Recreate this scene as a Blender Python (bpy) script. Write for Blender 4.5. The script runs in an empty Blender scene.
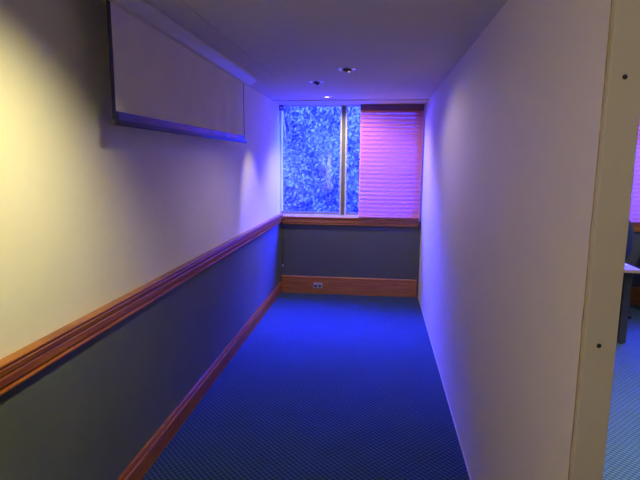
import bpy, bmesh, math, random
import numpy as np
from mathutils import Vector, Matrix

# ------------------------------------------------------------------ camera
SC = bpy.context.scene
COL = SC.collection
cam_d = bpy.data.cameras.new('camera')
cam_d.sensor_width = 36.0
cam_d.lens = 507.5 / 640 * 36.0
cam_d.clip_start = 0.02
cam = bpy.data.objects.new('camera', cam_d)
COL.objects.link(cam)
R_ = Vector((0.99342424, 0.11420137, 0.0081446))
U_ = Vector((-0.02548101, 0.1511816, 0.98817754))
F_ = Vector((-0.11161992, 0.98188705, -0.15309743))
cam.matrix_world = Matrix(((R_.x, U_.x, -F_.x, 1.2213), (R_.y, U_.y, -F_.y, -6.258),
                           (R_.z, U_.z, -F_.z, 1.6662), (0, 0, 0, 1)))
SC.camera = cam

# ------------------------------------------------------------------ world, exposure
SC.view_settings.view_transform = 'Standard'
SC.view_settings.look = 'None'
SC.view_settings.gamma = 1.0
SC.view_settings.exposure = 0.0
SC.view_settings.use_curve_mapping = False
SC.cycles.use_denoising = True
SC.cycles.max_bounces = 12
SC.cycles.diffuse_bounces = 8
SC.cycles.transmission_bounces = 8
SC.cycles.transparent_max_bounces = 12
SC.cycles.sample_clamp_indirect = 6.0

W = bpy.data.worlds.new('dusk_sky')
SC.world = W
W.use_nodes = True
wn = W.node_tree
wn.nodes.clear()
wo = wn.nodes.new('ShaderNodeOutputWorld')
wb = wn.nodes.new('ShaderNodeBackground')
wb.inputs['Color'].default_value = (0.010, 0.019, 1.0, 1)
wb.inputs['Strength'].default_value = 230.0
wn.links.new(wb.outputs[0], wo.inputs[0])


def spot(name, loc, target, power, col, angle, blend=0.6, size=0.03):
    d = bpy.data.lights.new(name, 'SPOT')
    d.energy = power
    d.color = col
    d.spot_size = math.radians(angle)
    d.spot_blend = blend
    d.shadow_soft_size = size
    o = bpy.data.objects.new(name, d)
    COL.objects.link(o)
    o.location = loc
    o.rotation_euler = (Vector(target) - Vector(loc)).to_track_quat('-Z', 'Y').to_euler()
    return o


WARM = (1.0, 0.89, 0.36)
NEUT = (1.0, 0.82, 0.60)
H = 2.35
# corridor downlights, plus unseen lamps added to lift walls, post and office
spot('lamp', (0.82, -4.85, H - .03), (-0.15, -4.98, 0.35), 98, WARM, 113, 1.0, 0.03)
spot('lamp', (0.82, -6.25, H - .03), (-0.15, -6.3, 0.5), 430, (1.0, .82, .52), 84, 0.9, 0.03)  # unseen wall washer, added so the left wall bounces light onto the right
spot('lamp', (0.966, -2.318, H - .01), (1.3, -2.5, 0.9), 29, NEUT, 150, 0.5, 0.02)
spot('lamp', (0.657, -1.708, H - .01), (0.0, -1.40, 1.05), 52, NEUT, 46, 0.8, 0.02)
spot('lamp', (0.648, -0.665, H - .01), (1.15, -0.1, 0.4), 70, (1.0, .80, .48), 135, 0.6, 0.02)
spot('lamp', (1.5, -7.6, H - .02), (1.7, -4.9, 1.55), 75, (1.0, .82, .60), 50, 0.9, 0.05)  # added behind the camera to brighten the post and upper right wall
spot('lamp', (3.2, -4.0, H - .02), (3.2, -3.8, 0), 850, (1, .92, .8), 115, 0.8, 0.05)  # unseen, added to brighten the office carpet
spot('lamp', (4.6, -1.6, H - .02), (4.5, -0.6, 1.2), 80, (1, .92, .8), 140, 0.8, 0.05)  # unseen, added to brighten the office blind


# ------------------------------------------------------------------ materials
def mat(name, col, rough=0.6, metal=0.0, spec=0.5):
    m = bpy.data.materials.new(name)
    m.use_nodes = True
    b = m.node_tree.nodes['Principled BSDF']
    b.inputs['Base Color'].default_value = (*col, 1)
    b.inputs['Roughness'].default_value = rough
    b.inputs['Metallic'].default_value = metal
    b.inputs['Specular IOR Level'].default_value = spec
    return m


def N(m, t, **kw):
    n = m.node_tree.nodes.new(t)
    for k, v in kw.items():
        setattr(n, k, v)
    return n


def L(m, a, b):
    m.node_tree.links.new(a, b)


def bsdf(m):
    return m.node_tree.nodes['Principled BSDF']


def noise_mat(name, c1, c2, scale, rough=0.6, bump=0.0, bscale=None, spec=0.5, stretch=(1, 1, 1), detail=4):
    m = mat(name, c1, rough, 0, spec)
    tc = N(m, 'ShaderNodeTexCoord')
    mp = N(m, 'ShaderNodeMapping')
    mp.inputs['Scale'].default_value = stretch
    L(m, tc.outputs['Object'], mp.inputs['Vector'])
    nz = N(m, 'ShaderNodeTexNoise')
    nz.inputs['Scale'].default_value = scale
    nz.inputs['Detail'].default_value = detail
    L(m, mp.outputs[0], nz.inputs['Vector'])
    cr = N(m, 'ShaderNodeValToRGB')
    cr.color_ramp.elements[0].position = 0.35
    cr.color_ramp.elements[1].position = 0.65
    cr.color_ramp.elements[0].color = (*c1, 1)
    cr.color_ramp.elements[1].color = (*c2, 1)
    L(m, nz.outputs['Fac'], cr.inputs['Fac'])
    L(m, cr.outputs['Color'], bsdf(m).inputs['Base Color'])
    if bump:
        n2 = N(m, 'ShaderNodeTexNoise')
        n2.inputs['Scale'].default_value = bscale or scale * 8
        n2.inputs['Detail'].default_value = 3
        L(m, mp.outputs[0], n2.inputs['Vector'])
        bp = N(m, 'ShaderNodeBump')
        bp.inputs['Strength'].default_value = bump
        bp.inputs['Distance'].default_value = 0.002
        L(m, n2.outputs['Fac'], bp.inputs['Height'])
        L(m, bp.outputs[0], bsdf(m).inputs['Normal'])
    return m


def carpet_mat():
    m = mat('loop_carpet', (0.1, 0.2, 0.35), 0.95, 0, 0.1)
    tc = N(m, 'ShaderNodeTexCoord')
    sep = N(m, 'ShaderNodeSeparateXYZ')
    L(m, tc.outputs['Object'], sep.inputs[0])

    def math_(op, a, b=None):
        n = N(m, 'ShaderNodeMath', operation=op)
        for i, v in enumerate((a, b)):
            if v is None:
                continue
            if isinstance(v, (int, float)):
                n.inputs[i].default_value = v
            else:
                L(m, v, n.inputs[i])
        return n.outputs[0]
    k = 2 * math.pi / 0.036
    a = math_('ADD', sep.outputs[0], sep.outputs[1])
    b = math_('SUBTRACT', sep.outputs[0], sep.outputs[1])
    sa = math_('SINE', math_('MULTIPLY', a, k * 1.0))
    sb = math_('SINE', math_('MULTIPLY', b, k * 0.9))
    pat = math_('ADD', math_('MULTIPLY', math_('ADD', math_('MULTIPLY', sa, 0.65), math_('MULTIPLY', sb, 0.35)), 0.5), 0.5)
    nz = N(m, 'ShaderNodeTexNoise')
    nz.inputs['Scale'].default_value = 5
    nz.inputs['Detail'].default_value = 5
    L(m, tc.outputs['Object'], nz.inputs['Vector'])
    nf = N(m, 'ShaderNodeTexNoise')
    nf.inputs['Scale'].default_value = 300
    L(m, tc.outputs['Object'], nf.inputs['Vector'])
    pat2 = math_('ADD', pat, math_('MULTIPLY', math_('SUBTRACT', nf.outputs['Fac'], 0.5), 0.5))
    cr = N(m, 'ShaderNodeValToRGB')
    cr.color_ramp.elements[0].position = 0.2
    cr.color_ramp.elements[0].color = (0.004, 0.008, 0.016, 1)
    cr.color_ramp.elements[1].position = 0.85
    cr.color_ramp.elements[1].color = (0.034, 0.066, 0.122, 1)
    L(m, pat2, cr.inputs['Fac'])
    mx = N(m, 'ShaderNodeMixRGB', blend_type='MULTIPLY')
    mx.inputs['Fac'].default_value = 0.6
    cr2 = N(m, 'ShaderNodeValToRGB')
    cr2.color_ramp.elements[0].position = 0.3
    cr2.color_ramp.elements[0].color = (0.6, 0.62, 0.66, 1)
    cr2.color_ramp.elements[1].position = 0.7
    cr2.color_ramp.elements[1].color = (1, 1, 1, 1)
    L(m, nz.outputs['Fac'], cr2.inputs['Fac'])
    L(m, cr.outputs['Color'], mx.inputs['Color1'])
    L(m, cr2.outputs['Color'], mx.inputs['Color2'])
    L(m, mx.outputs['Color'], bsdf(m).inputs['Base Color'])
    bp = N(m, 'ShaderNodeBump')
    bp.inputs['Strength'].default_value = 0.5
    bp.inputs['Distance'].default_value = 0.004
    L(m, pat2, bp.inputs['Height'])
    L(m, bp.outputs[0], bsdf(m).inputs['Normal'])
    bsdf(m).inputs['Sheen Weight'].default_value = 0.34
    bsdf(m).inputs['Sheen Roughness'].default_value = 0.5
    bsdf(m).inputs['Sheen Tint'].default_value = (0.35, 0.68, 0.85, 1)
    return m


def glass_mat():
    m = bpy.data.materials.new('window_glass')
    m.use_nodes = True
    nt = m.node_tree
    nt.nodes.clear()
    out = nt.nodes.new('ShaderNodeOutputMaterial')
    t = nt.nodes.new('ShaderNodeBsdfTransparent')
    g = nt.nodes.new('ShaderNodeBsdfGlossy')
    g.inputs['Roughness'].default_value = 0.02
    t.inputs['Color'].default_value = (0.95, 0.97, 0.97, 1)
    mx = nt.nodes.new('ShaderNodeMixShader')
    mx.inputs[0].default_value = 0.05
    nt.links.new(t.outputs[0], mx.inputs[1])
    nt.links.new(g.outputs[0], mx.inputs[2])
    nt.links.new(mx.outputs[0], out.inputs[0])
    return m


def translucent_mat(name, col, tcol, fac):
    m = mat(name, col, 0.5, 0, 0.3)
    nt = m.node_tree
    out = nt.nodes['Material Output']
    tr = nt.nodes.new('ShaderNodeBsdfTranslucent')
    tr.inputs['Color'].default_value = (*tcol, 1)
    mx = nt.nodes.new('ShaderNodeMixShader')
    mx.inputs[0].default_value = fac
    nt.links.new(bsdf(m).outputs[0], mx.inputs[1])
    nt.links.new(tr.outputs[0], mx.inputs[2])
    nt.links.new(mx.outputs[0], out.inputs['Surface'])
    return m


def emit_mat(name, col, s):
    m = mat(name, col, 0.4)
    bsdf(m).inputs['Emission Color'].default_value = (*col, 1)
    bsdf(m).inputs['Emission Strength'].default_value = s
    return m


M = {}
M['wall'] = noise_mat('cream_wall_paint', (0.71, 0.68, 0.65), (0.74, 0.71, 0.68), 2.5, 0.55, 0.15, 60, 0.3)
M['partition'] = noise_mat('partition_paint', (0.69, 0.645, 0.62), (0.71, 0.665, 0.64), 2.0, 0.6, 0.12, 60, 0.3)
M['dado'] = noise_mat('charcoal_dado_paint', (0.090, 0.105, 0.104), (0.100, 0.116, 0.115), 3, 0.5, 0.2, 80, 0.4)
M['ceiling'] = noise_mat('ceiling_paint', (0.60, 0.59, 0.61), (0.63, 0.62, 0.64), 2.0, 0.7, 0.1, 80, 0.2)
M['carpet'] = carpet_mat()
M['wood'] = noise_mat('varnished_mahogany', (0.19, 0.042, 0.007), (0.36, 0.115, 0.010), 6, 0.28, 0.05, 40, 0.5, (1.2, 0.5, 18))
M['wood_x'] = noise_mat('varnished_mahogany_lit', (0.30, 0.10, 0.012), (0.48, 0.20, 0.026), 6, 0.28, 0.05, 40, 0.5, (0.5, 1.2, 18))  # same mahogany on the window wall, warm lamp light put into its colour
M['post'] = noise_mat('putty_grey_paint', (0.52, 0.48, 0.40), (0.55, 0.51, 0.43), 3, 0.5, 0.1, 40, 0.4)
M['bead'] = noise_mat('raw_plaster_edge', (0.30, 0.21, 0.10), (0.48, 0.36, 0.18), 12, 0.8)
M['black'] = mat('matt_black', (0.012, 0.012, 0.014), 0.6)
M['navy'] = noise_mat('satin_black_bar', (0.018, 0.02, 0.03), (0.03, 0.032, 0.045), 14, 0.3)
M['screen'] = noise_mat('projection_fabric', (0.74, 0.70, 0.62), (0.78, 0.74, 0.66), 5, 0.8, 0.05, 200, 0.2)
M['casing'] = noise_mat('white_enamel', (0.72, 0.68, 0.60), (0.75, 0.71, 0.63), 4, 0.35)
M['alu'] = noise_mat('anodised_aluminium', (0.62, 0.62, 0.62), (0.70, 0.70, 0.69), 8, 0.35)
M['channel'] = noise_mat('grey_channel', (0.13, 0.13, 0.13), (0.16, 0.16, 0.155), 8, 0.6)
M['glass'] = glass_mat()
M['slat'] = translucent_mat('pink_blind_slats', (0.70, 0.25, 0.15), (0.50, 0.20, 0.16), 0.003)
M['headrail'] = noise_mat('maroon_headrail', (0.13, 0.035, 0.055), (0.16, 0.045, 0.07), 8, 0.45)
M['chrome'] = mat('brushed_chrome', (0.8, 0.8, 0.82), 0.18, 1.0)
M['bulb'] = emit_mat('lit_lamp', (1.0, 0.86, 0.72), 6.0)
M['dimbulb'] = mat('lamp_face', (0.10, 0.08, 0.08), 0.3)
M['brick'] = mat('brown_baffle', (0.035, 0.02, 0.018), 0.4)
M['plate'] = noise_mat('grey_plastic', (0.40, 0.40, 0.40), (0.46, 0.46, 0.45), 20, 0.4)
M['dark'] = mat('dark_plastic', (0.04, 0.04, 0.045), 0.5)
M['white'] = mat('white_plastic', (0.8, 0.8, 0.78), 0.4)
M['leaf'] = noise_mat('grey_green_leaves', (0.18, 0.20, 0.20), (0.21, 0.23, 0.23), 2.2, 0.8, 0, None, 0.05, (1, 1, 1), 6)
M['bark'] = noise_mat('bark', (0.16, 0.12, 0.09), (0.25, 0.2, 0.15), 12, 0.9)
M['ground'] = noise_mat('bounce_gravel', (0.70, 0.70, 0.69), (0.78, 0.78, 0.77), 6, 0.9)  # whitened so the unseen ground throws sky light up at the ceiling
M['concrete'] = noise_mat('concrete_ledge', (0.25, 0.25, 0.26), (0.32, 0.32, 0.33), 6, 0.8)
M['bounce_ledge'] = noise_mat('pale_bounce_render', (0.58, 0.58, 0.57), (0.64, 0.64, 0.63), 6, 0.8)  # paled to bounce sky light onto the ceiling
M['desk'] = noise_mat('pale_laminate', (0.66, 0.62, 0.60), (0.72, 0.68, 0.66), 6, 0.25)
M['desk_edge'] = noise_mat('beech_edging', (0.58, 0.40, 0.24), (0.66, 0.47, 0.30), 10, 0.4)
M['steel'] = noise_mat('grey_powder_coat', (0.018, 0.021, 0.026), (0.026, 0.03, 0.036), 8, 0.45)
M['chair_fabric'] = noise_mat('blue_upholstery', (0.025, 0.04, 0.14), (0.04, 0.06, 0.2), 60, 0.9, 0.3, 300)
M['cabinet'] = noise_mat('light_grey_metal', (0.46, 0.46, 0.47), (0.50, 0.50, 0.51), 6, 0.45)
M['paper'] = noise_mat('white_paper', (0.78, 0.78, 0.78), (0.84, 0.84, 0.84), 6, 0.6)


# ------------------------------------------------------------------ builders
class MB:
    """collects shapes into one mesh"""

    def __init__(self):
        self.v, self.f, self.mi, self.sm = [], [], [], []

    def add(self, vs, fs, mi=0, smooth=False):
        o = len(self.v)
        self.v += [tuple(v) for v in vs]
        for f in fs:
            self.f.append([i + o for i in f])
            self.mi.append(mi)
            self.sm.append(smooth)
        return self

    def box(self, x0, x1, y0, y1, z0, z1, mi=0):
        vs = [(x, y, z) for z in (z0, z1) for y in (y0, y1) for x in (x0, x1)]
        return self.add(vs, [(0, 2, 3, 1), (4, 5, 7, 6), (0, 1, 5, 4), (1, 3, 7, 5), (3, 2, 6, 7), (2, 0, 4, 6)], mi)

    def extrude(self, prof, axis, a0, a1, mi=0, smooth=False):
        """profile of (u,v): axis 'y' -> (x,z), axis 'x' -> (y,z); counter-clockwise"""
        n = len(prof)
        if axis == 'y':
            vs = [(u, a0, v) for u, v in prof] + [(u, a1, v) for u, v in prof]
        else:
            vs = [(a0, u, v) for u, v in prof] + [(a1, u, v) for u, v in prof]
        fs = [(i, (i + 1) % n, n + (i + 1) % n, n + i) for i in range(n)]
        fs += [tuple(range(n))[::-1], tuple(range(n, 2 * n))]
        return self.add(vs, fs, mi, smooth)

    def lathe(self, prof, c, seg=32, mi=0, smooth=True, mtx=None):
        """profile of (r,z) about a vertical axis at c"""
        vs, fs = [], []
        n = len(prof)
        for k in range(seg):
            a = 2 * math.pi * k / seg
            for r, z in prof:
                p = Vector((r * math.cos(a), r * math.sin(a), z))
                if mtx:
                    p = mtx @ p
                vs.append((c[0] + p.x, c[1] + p.y, c[2] + p.z))
        for k in range(seg):
            k2 = (k + 1) % seg
            for i in range(n - 1):
                fs.append((k * n + i, k2 * n + i, k2 * n + i + 1, k * n + i + 1))
        return self.add(vs, fs, mi, smooth)

    def tube(self, pts, r, seg=10, mi=0):
        pts = [Vector(p) for p in pts]
        vs, fs = [], []
        for i, p in enumerate(pts):
            d = (pts[min(i + 1, len(pts) - 1)] - pts[max(i - 1, 0)]).normalized()
            ref = Vector((0, 0, 1)) if abs(d.z) < .9 else Vector((1, 0, 0))
            a = d.cross(ref).normalized()
            b = d.cross(a)
            rr = r[i] if isinstance(r, (list, tuple)) else r
            for k in range(seg):
                t = 2 * math.pi * k / seg
                vs.append(p + a * rr * math.cos(t) + b * rr * math.sin(t))
        for i in range(len(pts) - 1):
            for k in range(seg):
                k2 = (k + 1) % seg
                fs.append((i * seg + k, i * seg + k2, (i + 1) * seg + k2, (i + 1) * seg + k))
        fs.append(tuple(range(seg))[::-1])
        fs.append(tuple(range((len(pts) - 1) * seg, len(pts) * seg)))
        return self.add(vs, fs, mi, True)

    def build(self, name, mats, parent=None, bevel=0.0, bseg=2):
        me = bpy.data.meshes.new(name)
        me.from_pydata(self.v, [], self.f)
        if not isinstance(mats, (list, tuple)):
            mats = [mats]
        for m in mats:
            me.materials.append(m)
        for p, mi, s in zip(me.polygons, self.mi, self.sm):
            p.material_index = mi
            p.use_smooth = s
        bm = bmesh.new()
        bm.from_mesh(me)
        bmesh.ops.recalc_face_normals(bm, faces=bm.faces)
        bm.to_mesh(me)
        bm.free()
        me.update()
        o = bpy.data.objects.new(name, me)
        COL.objects.link(o)
        if parent is not None:
            o.parent = parent
            o.matrix_parent_inverse = Matrix.Translation(parent.location).inverted()
        if bevel:
            b = o.modifiers.new('bevel', 'BEVEL')
            b.width = bevel
            b.segments = bseg
            b.limit_method = 'ANGLE'
            b.angle_limit = math.radians(40)
        return o


def tag(o, label=None, cat=None, group=None, kind=None):
    if label:
        o['label'] = label
    if cat:
        o['category'] = cat
    if group:
        o['group'] = group
    if kind:
        o['kind'] = kind
    return o


def thing(name, loc, label, cat, group=None):
    o = bpy.data.objects.new(name, None)
    COL.objects.link(o)
    o.location = loc
    o.empty_display_size = 0.1
    return tag(o, label, cat, group)


def struct(o):
    o['kind'] = 'structure'
    return o


# ------------------------------------------------------------------ the room shell
XW0, XW1 = 1.749, 1.829          # partition between corridor and office
YP = -4.955                      # its free end
XR, YB = 6.4, -9.0               # far right wall and rear wall of the office
DADO = 0.95
struct(MB().box(-0.2, XR + .2, YB - .2, 0.2, -0.12, 0).build('floor', M['carpet']))

# ceiling slab with a round hole for each downlight
DL = [(0.966, -2.318), (0.657, -1.708), (0.648, -0.665)]
RH = 0.046


def ceiling():
    bm = bmesh.new()
    x0, x1, y0, y1 = -0.2, XR + .2, YB - .2, 0.2
    holes = [(x, y) for x, y in DL]
    # grid split around every hole: a square cell with a 32-gon cut out, the rest plain quads
    s = 0.09
    xs = sorted({x0, x1} | {round(h[0] - s, 4) for h in holes} | {round(h[0] + s, 4) for h in holes})
    ys = sorted({y0, y1} | {round(h[1] - s, 4) for h in holes} | {round(h[1] + s, 4) for h in holes})
    vs, fs = [], []

    def quad(a, b, c, d):
        o = len(vs)
        vs.extend([a, b, c, d])
        fs.append((o, o + 1, o + 2, o + 3))
    # three separate strips in y so that holes never share columns
    cuts = [y0, -2.0, -1.2, y1]
    for (ya, yb), h in zip(zip(cuts[:-1], cuts[1:]), [DL[0], DL[1], DL[2]]):
        hx, hy = h
        X = [x0, hx - s, hx + s, x1]
        Y = [ya, hy - s, hy + s, yb]
        for i in range(3):
            for j in range(3):
                if i == 1 and j == 1:
                    seg = 40
                    inner = [(hx + RH * math.cos(2 * math.pi * k / seg), hy + RH * math.sin(2 * math.pi * k / seg)) for k in range(seg)]
                    outer = []
                    for k in range(seg):
                        a = 2 * math.pi * k / seg
                        c, d = math.cos(a), math.sin(a)
                        q = s / max(abs(c), abs(d))
                        outer.append((hx + q * c, hy + q * d))
                    for k in range(seg):
                        k2 = (k + 1) % seg
                        quad((*inner[k], H), (*outer[k], H), (*outer[k2], H), (*inner[k2], H))
                else:
                    quad((X[i], Y[j], H), (X[i + 1], Y[j], H), (X[i + 1], Y[j + 1], H), (X[i], Y[j + 1], H))
    mb = MB()
    mb.add(vs, fs)
    # upper side of the slab closes the ceiling void
    mb.box(x0, x1, y0, y1, H + .15, H + .25)
    o = mb.build('ceiling', M['ceiling'])
    return struct(o)


ceiling()
struct(MB().box(0.0, XW0, -0.42, 0.0, H - .012, H - .0005).build('trim_6', M['ceiling']))

# left wall: cream above, charcoal dado below
struct(MB().box(-0.2, 0, YB - .2, 0.2, DADO, H + .2, 0).box(-0.2, 0, YB - .2, 0.2, 0, DADO, 1)
       .build('wall_left', [M['wall'], M['dado']]))

# window wall
W1 = (0.004, 1.66, 0.985, 2.338)
W2 = (3.6, 5.7, 0.985, 2.338)
wb_ = MB()
wb_.box(-0.0, XR, 0, 0.2, 0, DADO, 1)
wb_.box(-0.0, XR, 0, 0.2, DADO, W1[2], 0)
wb_.box(-0.0, XR, 0, 0.2, W1[3], H + .2, 0)
for a, b in ((0.0, W1[0]), (W1[1], W2[0]), (W2[1], XR)):
    wb_.box(a, b, 0, 0.2, W1[2], W1[3], 0)
struct(wb_.build('wall_back', [M['wall'], M['dado']]))
struct(MB().box(XR, XR + .2, YB - .2, 0.2, 0, H + .2).build('wall_far_right', M['wall']))
struct(MB().box(0, XR, YB - .2, YB, 0, H + .2).build('wall_rear', M['wall']))

# partition (corridor's right wall) and its capped free end
struct(MB().box(XW0, XW1 - .004, YP + .02, -0.0, 0.0, H).build('wall_right', M['partition']))
post = struct(MB().box(XW0 + .003, XW1, YP, YP + .02, 0.0, H).build('trim_3', M['post'], bevel=0.002))
for z in (1.867, 1.21, 0.52):
    s = MB().lathe([(0, -.0012), (.0045, -.0010), (.0062, .0006), (.0066, .003)], (0, 0, 0), 16,
                   mtx=Matrix.Rotation(-math.pi / 2, 3, 'X'))
    so = s.build('screw', M['black'], post)
    so.location = (1.787, YP - .0005, z)
# raw plaster edge along the cap
bd = MB()
random.seed(3)
zz = 0.0
pts = []
while zz < H:
    pts.append((XW0 + random.uniform(.0008, .0022), YP + .020, zz))
    zz += 0.06
pts.append((XW0 + .0015, YP + .020, H))
bd.tube(pts, 0.0017, 8)
struct(bd.build('trim_4', M['bead']))
struct(MB().box(XW0 - .004, XW0, YP + .02, -0.0, 0, 0.008).build('baseboard_right', M['partition']))


# chair rail along the left wall: stepped moulding
def rail_profile(z0, z1, d):
    h = z1 - z0
    return [(0, z0), (d * .58, z0), (d * .68, z0 + h * .04), (d * .68, z0 + h * .11), (d * .40, z0 + h * .16),
            (d * .40, z0 + h * .20), (d * .66, z0 + h * .25), (d * .72, z0 + h * .52), (d * .64, z0 + h * .55),
            (d * .64, z0 + h * .58), (d * .78, z0 + h * .60), (d * .90, z0 + h * .80), (d * .82, z0 + h * .84),
            (d * .84, z0 + h * .88), (d, z0 + h * .92), (d, z0 + h * .97), (d * .94, z1), (0, z1)]


struct(MB().extrude(rail_profile(0.908, 1.014, 0.042), 'y', YB, 0.0).build('trim_1', M['wood'], bevel=0.0015))
struct(MB().extrude([(0, 0), (.020, 0), (.020, .088), (.0225, .094), (.0225, .104), (.017, .110), (.013, .124),
                     (.016, .128), (.014, .136), (0, .137)], 'y', YB, 0.0)
       .build('baseboard_left', M['wood'], bevel=0.001))

# timber rail / sill under the windows and tall skirting on the window wall
def sill(x0, x1):
    d, z0, z1 = -0.055, 0.885, 0.988
    h = z1 - z0
    p = [(0.0, z0), (d * .5, z0), (d * .62, z0 + h * .05), (d * .62, z0 + h * .14), (d * .5, z0 + h * .18), (d * .72, z0 + h * .26),
         (d * .78, z0 + h * .74), (d * .95, z0 + h * .80), (d, z0 + h * .86), (d, z0 + h * .95), (d * .95, z1), (0.0, z1)]
    return MB().extrude(p, 'x', x0, x1)


struct(sill(0.043, 1.712).build('trim_2', M['wood_x'], bevel=0.0015))
struct(sill(XW1 + .02, XR).build('trim_5', M['wood_x'], bevel=0.0015))


def skirting(x0, x1):
    p = [(0, 0), (-.020, 0), (-.020, .196), (-.023, .200), (-.023, .214), (-.018, .222), (0, .222)]
    return MB().extrude(p, 'x', x0, x1)


struct(skirting(0.0235, 1.722).build('baseboard_back', M['wood_x'], bevel=0.001))
struct(skirting(XW1 + .02, XR).build('trim_7', M['wood_x'], bevel=0.001))


# windows: aluminium frames, mullions, panes
def window(n, r, mulls):
    x0, x1, z0, z1 = r
    y0, y1 = 0.01, 0.07
    f = MB()
    t = 0.022
    f.box(x0, x1, y0, y1, z0, z0 + .024)
    f.box(x0, x1, y0, y1, z1 - t * .5, z1)
    f.box(x0, x0 + t * .4, y0, y1, z0 + .024, z1 - t * .5)
    f.box(x1 - t, x1, y0, y1, z0 + .024, z1 - t * .5)
    for mx in mulls:
        f.box(mx - .040, mx - .022, y0 - .004, y1, z0 + .024, z1 - t * .5)
        f.box(mx + .022, mx + .040, y0 - .004, y1, z0 + .024, z1 - t * .5)
        f.box(mx - .022, mx + .022, y0 + .010, y1, z0 + .024, z1 - t * .5, 1)
    fr = f.build('window_%d' % n, [M['alu'], M['channel']], bevel=0.0015)
    struct(fr)
    xs = [x0 + t * .4] + [v for mx in mulls for v in (mx - .040, mx + .040)] + [x1 - t]
    for a, b in zip(xs[0::2], xs[1::2]):
        MB().box(a, b, 0.044, 0.050, z0 + .024, z1 - t * .5).build('pane', M['glass'], fr)
        MB().box(a, b, 0.030, 0.043, z0 + .024, z0 + .058).build('gasket', M['concrete'], fr)


window(1, W1, [0.787])
window(2, W2, [4.65])
struct(MB().box(-0.6, XR + .2, 0.2, 0.36, 0.86, 0.960).build('bounce_ledge', M['bounce_ledge']))  # added out of view; its pale top reflects sky light indoors

# ------------------------------------------------------------------ outside
struct(MB().box(-14, 18, 0.42, 16, -0.5, -0.3).build('ground', M['ground']))
rng = np.random.default_rng(11)


def foliage(name, n, xr, yr, zr, size, label, seed):
    r = np.random.default_rng(seed)
    x = r.uniform(xr[0], xr[1], n)
    t = r.beta(1.2, 2.2, n)
    top = zr[1] * (0.82 + 0.18 * np.sin(x * 1.9 + 1) * np.cos(x * .7)) + r.normal(0, .1, n)
    z = zr[0] + (top - zr[0]) * r.uniform(0, 1, n)
    lump = 0.35 * np.sin(x * 2.7 + z * 1.3) + 0.30 * np.sin(z * 3.1 - x * 1.1) + .2 * np.sin(x * 6.1 + z * 5)
    y = yr[0] + (yr[1] - yr[0]) * t + lump * .5 + .18 * (z - zr[0])
    c = np.stack([x, y, z], 1)
    d = r.normal(0, 1, (n, 3))
    d[:, 2] -= .35
    d /= np.linalg.norm(d, axis=1)[:, None]
    up = r.normal(0, .4, (n, 3))
    up[:, 1] -= 0.6
    up[:, 2] += 0.9
    s = np.cross(d, up)
    s /= np.linalg.norm(s, axis=1)[:, None] + 1e-9
    nn = np.cross(s, d)
    ln = size * r.uniform(.6, 1.4, n)[:, None]
    wd = ln * .26
    p0 = c
    p1 = c + d * ln * .5 + s * wd + nn * ln * .08
    p2 = c + d * ln - nn * ln * .1
    p3 = c + d * ln * .5 - s * wd + nn * ln * .08
    v = np.stack([p0, p1, p2, p3], 1).reshape(-1, 3)
    fi = np.arange(n)[:, None] * 4
    faces = np.concatenate([np.concatenate([fi, fi + 1, fi + 2], 1), np.concatenate([fi, fi + 2, fi + 3], 1)])
    mb = MB()
    # stems under the leaves
    for k in range(46):
        bx = r.uniform(xr[0], xr[1])
        by = r.uniform(yr[1] + .1, yr[1] + 1.0)
        pts = [(bx, by, -0.3)]
        for q in range(5):
            pts.append((pts[-1][0] + r.normal(0, .16), pts[-1][1] + r.normal(0, .12), pts[-1][2] + (zr[1] + .1) / 5.2))
        mb.tube(pts, [.035, .03, .025, .02, .014, .008], 6)
    # the leafy mass behind the outer leaves
    nx, nz = 150, 70
    vs, fs = [], []
    for j in range(nz + 1):
        for i in range(nx + 1):
            X = xr[0] + (xr[1] - xr[0]) * i / nx
            Z = zr[0] + (zr[1] - .35 - zr[0]) * j / nz
            lp = 0.35 * math.sin(X * 2.7 + Z * 1.3) + 0.30 * math.sin(Z * 3.1 - X * 1.1) + .2 * math.sin(X * 6.1 + Z * 5)
            vs.append((X, yr[0] + .32 + lp * .5 + .18 * (Z - zr[0]) + r.normal(0, .04), Z))
    for j in range(nz):
        for i in range(nx):
            a = j * (nx + 1) + i
            fs.append((a, a + 1, a + nx + 2, a + nx + 1))
    n0 = len(mb.f)
    core = [(q[0], yr[1] + 1.4, q[2]) for q in vs]
    mb.add(vs, fs)
    mb.add(core, [f[::-1] for f in fs])
    k = len(vs)
    top = nz * (nx + 1)
    mb.add(vs[top:] + core[top:], [(i, i + 1, nx + 2 + i, nx + 1 + i) for i in range(nx)])
    o0 = len(mb.v)
    me = bpy.data.meshes.new(name)
    allv = mb.v + [tuple(q) for q in v]
    allf = [list(f) for f in mb.f] + (faces + o0).tolist()
    me.from_pydata(allv, [], allf)
    me.materials.append(M['leaf'])
    me.materials.append(M['bark'])
    mi = np.zeros(len(allf), dtype=np.int32)
    mi[:n0] = 1
    me.polygons.foreach_set('material_index', mi)
    me.update()
    o = bpy.data.objects.new(name, me)
    COL.objects.link(o)
    return tag(o, label, 'hedge', None, 'stuff')


foliage('hedge', 90000, (-5.0, 7.0), (3.0, 3.9), (-0.3, 4.4), 0.09,
        'dense blue-lit leafy shrubs growing outside the corridor window', 5)


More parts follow.
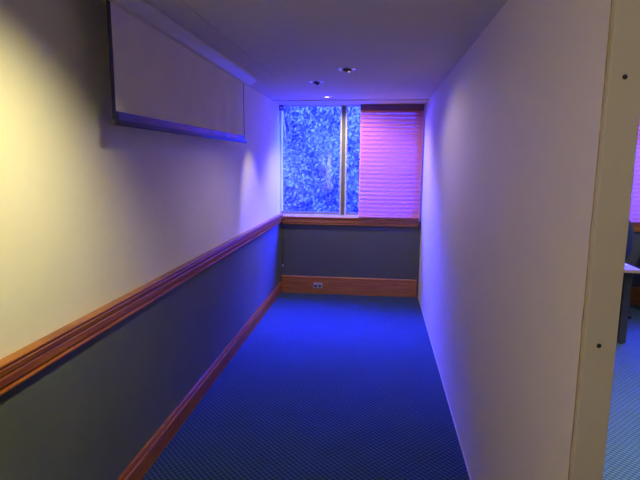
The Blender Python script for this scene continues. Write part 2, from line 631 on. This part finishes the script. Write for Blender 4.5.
# ------------------------------------------------------------------ venetian blinds
def blind(loc, width, drop, label, pitch=0.050):
    root = thing('venetian_blind', loc, label, 'blind')
    x, y, zt = loc
    zb = zt - drop
    MB().box(x, x + width, y - .030, y + .022, zt - .058, zt).build('head_rail', M['headrail'], root, 0.003)
    sl = MB()
    z = zt - .077
    i = 0
    tilt = math.radians(47)
    wv = 0.070
    rr = random.Random(4)
    zs = []
    while z > zb + 0.038:
        zs.append((z, tilt))
        z -= pitch
    # slats lying closer together on the bottom rail
    zz = zb + .022
    for k in range(2):
        zs.append((zz + .012 * k, math.radians(22 + 14 * k)))
    for z, tl in zs:
        tl += rr.uniform(-.03, .03)
        prof = []
        n = 5
        for k in range(n + 1):
            u = (k / n - .5) * wv
            cv = .004 * (1 - (2 * k / n - 1) ** 2)
            prof.append((u, cv))
        pr = []
        th = .0012
        for u, cv in prof:
            pr.append((u * math.cos(tl) - cv * math.sin(tl), u * math.sin(tl) + cv * math.cos(tl)))
        for u, cv in prof[::-1]:
            cv -= th
            pr.append((u * math.cos(tl) - cv * math.sin(tl), u * math.sin(tl) + cv * math.cos(tl)))
        # room-side edge hangs down
        sl.extrude([(y + a, z + b) for a, b in pr], 'x', x + .004, x + width - .004)
    sl.build('slats', M['slat'], root)
    MB().box(x + .004, x + width - .004, y - .020, y + .022, zb, zb + .016).build('bottom_rail', M['slat'], root, 0.003)
    for k in range(3):
        cx = x + width * (.12 + .38 * k)
        c = MB()
        for yy in (y - .0265, y + .0265):
            c.tube([(cx, yy, zt - .05), (cx, yy, zb + .01)], .0009, 6)
        c.build('ladder_cord', M['slat'], root)
    p = MB().tube([(x + width - .07, y - .034, zt - .05), (x + width - .07, y - .036, zt - .6)], .0015, 6)
    p.lathe([(0, 0.03), (.004, .03), (.007, 0), (0, 0)], (x + width - .07, y - .036, zt - .63), 12)
    p.build('pull_cord', M['slat'], root)
    return root


blind((0.985, -0.045, 2.334), 0.745, 1.342, 'pink venetian blind closed over right side of corridor window')
blind((3.62, -0.045, 2.334), 2.05, 1.342, 'pink venetian blind over desk in neighbouring office')

# small dark bracket in the window's top left corner
br = thing('blind_bracket', (0.02, -0.02, 2.27), 'small dark bracket in top left corner of window', 'bracket')
MB().box(0.002, 0.052, -.045, -.001, 2.275, 2.333).build('bracket_body', M['dark'], br, 0.004)
MB().box(0.010, 0.044, -.052, -.045, 2.285, 2.315).build('bracket_clip', M['plate'], br, 0.002)


# ------------------------------------------------------------------ downlights
def downlight(x, y, label, lit, tilt):
    root = thing('downlight', (x, y, H), label, 'ceiling light', 'recessed downlights over the corridor')
    fl = MB().lathe([(RH + .018, -.0005), (RH + .017, -.004), (RH + .010, -.006), (RH - .001, -.004), (RH - .003, .004), (RH - .002, .012)],
                    (x, y, H), 40)
    fl.build('rim', M['chrome'], root)
    R = Matrix.Rotation(math.radians(tilt), 3, 'Y')
    can = MB().lathe([(RH - .002, .010), (RH - .002, .10), (0.0, .10)], (x, y, H), 32)
    can.build('housing', M['black'], root)
    if lit:
        MB().lathe([(.0, -.002), (.018, -.001), (.027, .006), (.029, .016), (.022, .05), (0, .055)], (x, y, H), 28).build('lamp_face', M['bulb'], root)
    else:
        MB().lathe([(.0, .004), (.018, -.004), (.022, -.015), (.028, -.017), (.033, -.010), (.035, .01), (.032, .035), (.02, .055), (0, .06)],
                   (x, y, H), 28, mtx=R).build('gimbal', M['brick'], root)
        MB().lathe([(0, -.001), (.017, -.003), (.017, .002), (0, .006)], (x, y, H), 24, mtx=R).build('lamp_face', M['dimbulb'], root)
    return root


downlight(*DL[0], 'recessed chrome downlight in corridor ceiling nearest the camera', False, 10)
downlight(*DL[1], 'tilted recessed downlight in corridor ceiling, second from the window', False, 24)
downlight(*DL[2], 'glowing recessed downlight in corridor ceiling closest to the window', True, 0)

# ------------------------------------------------------------------ projection screen on the left wall
YS0, YS1 = -4.215, -2.085
XS = 0.12
ps = thing('projection_screen', (0.10, -3.16, H), 'half lowered projection screen hanging in front of the left wall', 'projection screen')
MB().box(0.0, 0.355, -4.7, -1.99, H - .008, H - .0005).build('mounting_board', M['ceiling'], ps)
def casing(y0, y1, ins):
    pr = [(.070 + ins, H - .009), (.070 + ins, 2.300), (.088, 2.284 + ins), (.150, 2.279 + ins), (.206 - ins, 2.318), (.206 - ins, H - .009)]
    up = [0, .018, .020, .022, .012, 0]
    n = len(pr)

    def ring(y):
        t = (y + 2.0) / -2.2
        return [(x, y, z + u * t) for (x, z), u in zip(pr, up)]
    fs = [(i, (i + 1) % n, n + (i + 1) % n, n + i) for i in range(n)] + [tuple(range(n))[::-1], tuple(range(n, 2 * n))]
    return MB().add(ring(y0) + ring(y1), fs)


cs = casing(-4.62, -2.012, 0)
cs.build('casing', M['casing'], ps, 0.002)
e = casing(-2.012, -1.998, .004)
e.build('end_cap', M['casing'], ps, 0.002)


def sheet(y0, y1, z0, z1, x, name, m, wav, ny=120, nz=6):
    mb = MB()
    vs, fs = [], []
    for t in (0, 1):
        for j in range(nz + 1):
            for i in range(ny + 1):
                y = y0 + (y1 - y0) * i / ny
                z = z0 + (z1 - z0) * j / nz
                s = (y - YS0) / (YS1 - YS0)
                w = wav * (max(0, s - .35) ** 1.2) * math.sin(y * 21 + .8 * math.sin(y * 7)) * (0.55 + .45 * (z - 1.85) / .45)
                vs.append((x + w - t * .0012, y, z))
    n = (ny + 1) * (nz + 1)
    for j in range(nz):
        for i in range(ny):
            a = j * (ny + 1) + i
            fs.append((a, a + 1, a + ny + 2, a + ny + 1))
            fs.append((n + a, n + a + ny + 1, n + a + ny + 2, n + a + 1))
    for j in range(nz):
        for i in (0, ny):
            a = j * (ny + 1) + i
            fs.append((a, a + ny + 1, n + a + ny + 1, n + a))
    return mb.add(vs, fs, 0, True).build(name, m, ps)


sheet(YS0 + .030, YS1 - .03, 1.868, 2.302, XS, 'screen_fabric', M['screen'], 0.013)
sheet(YS0, YS0 + .0305, 1.828, 2.302, XS, 'black_border', M['black'], 0.0, 4)
sheet(YS1 - .0305, YS1 - .012, 1.828, 2.302, XS, 'black_border', M['black'], 0.013, 6)
sheet(YS0 + .0305, YS1 - .0305, 1.828, 1.8682, XS, 'black_border', M['navy'], 0.013, 80, 2)
MB().extrude([(XS - .012, 1.832), (XS - .014, 1.816), (XS - .008, 1.809), (XS + .008, 1.809), (XS + .013, 1.816), (XS + .009, 1.832)],
             'y', YS0 - .002, YS1 + .004).build('weight_bar', M['navy'], ps, 0.001)

# ------------------------------------------------------------------ power outlet on the tall skirting
po = thing('power_outlet', (0.489, -0.02, 0.11), 'grey double power outlet on wooden skirting below the window', 'power outlet')
MB().box(.432, .546, -.031, -.0205, .074, .146).build('face_plate', M['plate'], po, 0.003)
for sx in (.462, .516):
    MB().lathe([(0, -.0005), (.016, -.0005), (.018, .002), (0.018, .004)], (0, 0, 0), 24, mtx=Matrix.Rotation(-math.pi / 2, 3, 'X')) \
        .build('socket', M['dark'], po).location = (sx, -.0315, .104)
    MB().box(sx - .007, sx + .007, -.035, -.0312, .128, .139).build('switch', M['white'], po, 0.001)

# thin cable in the corner ending in a white plug
cb = thing('cable', (0.037, -0.006, 0.35), 'thin dark cable down window corner with a small white tip', 'cable')
MB().tube([(.040, -.007, .884), (.041, -.006, .7), (.038, -.006, .5), (.037, -.006, .365)], .0028, 8).build('cord', M['dark'], cb)
MB().lathe([(0, -.014), (.006, -.013), (.007, .004), (.004, .014), (0, .014)], (.037, -.0085, .352), 14).build('tip', M['white'], cb)

# ------------------------------------------------------------------ neighbouring office, seen past the partition's end
dk = thing('desk', (2.95, -1.2, 0), 'pale topped desk with dark steel legs in neighbouring office', 'desk')
DX0, DX1, DY0, DY1, DZ = 2.30, 3.585, -1.53, -0.93, 0.73
MB().box(DX0 + .004, DX1 - .004, DY0 + .004, DY1 - .004, DZ - .026, DZ).build('desktop', M['desk'], dk, 0.002)
eg = MB()
eg.box(DX0, DX1, DY0, DY0 + .004, DZ - .027, DZ - .001).box(DX0, DX1, DY1 - .004, DY1, DZ - .027, DZ - .001)
eg.box(DX0, DX0 + .004, DY0 + .004, DY1 - .004, DZ - .027, DZ - .001).box(DX1 - .004, DX1, DY0 + .004, DY1 - .004, DZ - .027, DZ - .001)
eg.build('edging', M['desk_edge'], dk)
for lx in (DX0 + .04, DX1 - .095):
    for ly in (DY0 + .11, DY1 - .16):
        MB().box(lx, lx + .065, ly, ly + .05, 0.008, DZ - .027).build('leg', M['steel'], dk, 0.006)
    MB().box(lx + .01, lx + .055, DY0 + .16, DY1 - .16, 0.60, 0.66).build('side_rail', M['steel'], dk, 0.003)
MB().box(DX0 + .105, DX1 - .095, DY1 - .10, DY1 - .085, .30, DZ - .027).build('modesty_panel', M['steel'], dk)
for lx in (DX0 + .04, DX1 - .095):
    for ly in (DY0 + .11, DY1 - .16):
        MB().lathe([(0, 0), (.022, 0), (.022, .008), (0, .008)], (lx + .0325, ly + .025, 0), 16).build('foot', M['black'], dk)

# crumpled white sheets on the desk
pw = MB()
vs, fs = [], []
nx, ny = 14, 12
for t in (0, 1):
    for j in range(ny + 1):
        for i in range(nx + 1):
            u, v = i / nx, j / ny
            hgt = .001 + .045 * (math.sin(math.pi * u) ** .8) * (math.sin(math.pi * v) ** .8) * (0.75 + .25 * math.sin(9 * u + 5 * v))
            vs.append((3.30 + .25 * u + .02 * math.sin(3 * v), -1.33 + .24 * v, DZ + .0005 + hgt * (1 if t else 0)))
n = (nx + 1) * (ny + 1)
for j in range(ny):
    for i in range(nx):
        a = j * (nx + 1) + i
        fs.append((n + a, n + a + 1, n + a + nx + 2, n + a + nx + 1))
        fs.append((a, a + nx + 1, a + nx + 2, a + 1))
for i in range(nx):
    fs.append((i, i + 1, n + i + 1, n + i))
    a = ny * (nx + 1) + i
    fs.append((a, n + a, n + a + 1, a + 1))
for j in range(ny):
    a = j * (nx + 1)
    fs.append((a, n + a, n + a + nx + 1, a + nx + 1))
    a += nx
    fs.append((a, a + nx + 1, n + a + nx + 1, n + a))
tag(pw.add(vs, fs, 0, True).build('paper', M['paper']), 'crumpled white paper lying on desk corner', 'paper')

# blue office chair between the desk and the window
CX, CY = 3.66, -0.46
ch = thing('office_chair', (CX, CY, 0), 'dark blue swivel office chair behind the desk', 'chair')
bk = MB()
vs, fs = [], []
for k in range(9):
    t = k / 8
    z = 0.62 + .49 * t
    hw = .21 * (1 - .35 * abs(2 * t - 1) ** 3)
    yb = CY - .20 - .05 * t - .02 * math.sin(math.pi * t)
    ring = []
    for q in range(20):
        a = 2 * math.pi * q / 20
        ring.append((CX + hw * math.copysign(abs(math.cos(a)) ** .6, math.cos(a)), yb + .032 * math.copysign(abs(math.sin(a)) ** .7, math.sin(a)), z))
    vs += ring
for k in range(8):
    for q in range(20):
        q2 = (q + 1) % 20
        fs.append((k * 20 + q, k * 20 + q2, (k + 1) * 20 + q2, (k + 1) * 20 + q))
fs.append(tuple(range(20)))
fs.append(tuple(range(160, 180)))
bk.add(vs, fs, 0, True).build('backrest', M['chair_fabric'], ch)
MB().box(CX - .23, CX + .23, CY - .20, CY + .24, .43, .50).build('seat', M['chair_fabric'], ch, 0.03, 4)
MB().tube([(CX, CY - .05, .425), (CX, CY - .22, .43), (CX, CY - .265, .5), (CX, CY - .27, .72)], .018, 10).build('back_bracket', M['black'], ch)
MB().lathe([(0, .10), (.03, .10), (.028, .28), (.02, .28), (.02, .425), (0, .43)], (CX, CY, 0), 20).build('gas_lift', M['black'], ch)
for k in range(5):
    a = 2 * math.pi * k / 5 - .35
    ex, ey = CX + .33 * math.cos(a), CY + .33 * math.sin(a)
    lg = MB().tube([(CX + .02 * math.cos(a), CY + .02 * math.sin(a), .115), (CX + .16 * math.cos(a), CY + .16 * math.sin(a), .10), (ex, ey, .075)],
                   [.026, .021, .016], 10).build('leg', M['black'], ch)
    for s in (-.014, .014):
        w = MB().lathe([(0, -.008), (.022, -.008), (.024, -.004), (.024, .004), (.022, .008), (0, .008)], (0, 0, 0), 18,
                       mtx=Matrix.Rotation(a, 3, 'Z') @ Matrix.Rotation(math.pi / 2, 3, 'X'))
        wo_ = w.build('caster', M['black'], lg)
        wo_.location = (ex - s * math.sin(a), ey + s * math.cos(a), .0245)

# light grey drawer cabinet against the window wall
cbx = thing('filing_cabinet', (4.52, -.28, 0), 'light grey low cabinet under the neighbouring office window', 'cabinet')
MB().box(4.315, 4.73, -.50, -.075, 0.03, .76).build('body', M['cabinet'], cbx, 0.004)
MB().box(4.33, 4.715, -.48, -.095, 0.0, .03).build('plinth', M['black'], cbx)
for k in range(3):
    z0 = .05 + .235 * k
    d = MB().box(4.325, 4.72, -.518, -.5005, z0, z0 + .225).build('drawer', M['cabinet'], cbx, 0.003)
    MB().box(4.46, 4.585, -.530, -.5185, z0 + .165, z0 + .18).build('handle', M['chrome'], d, 0.003)
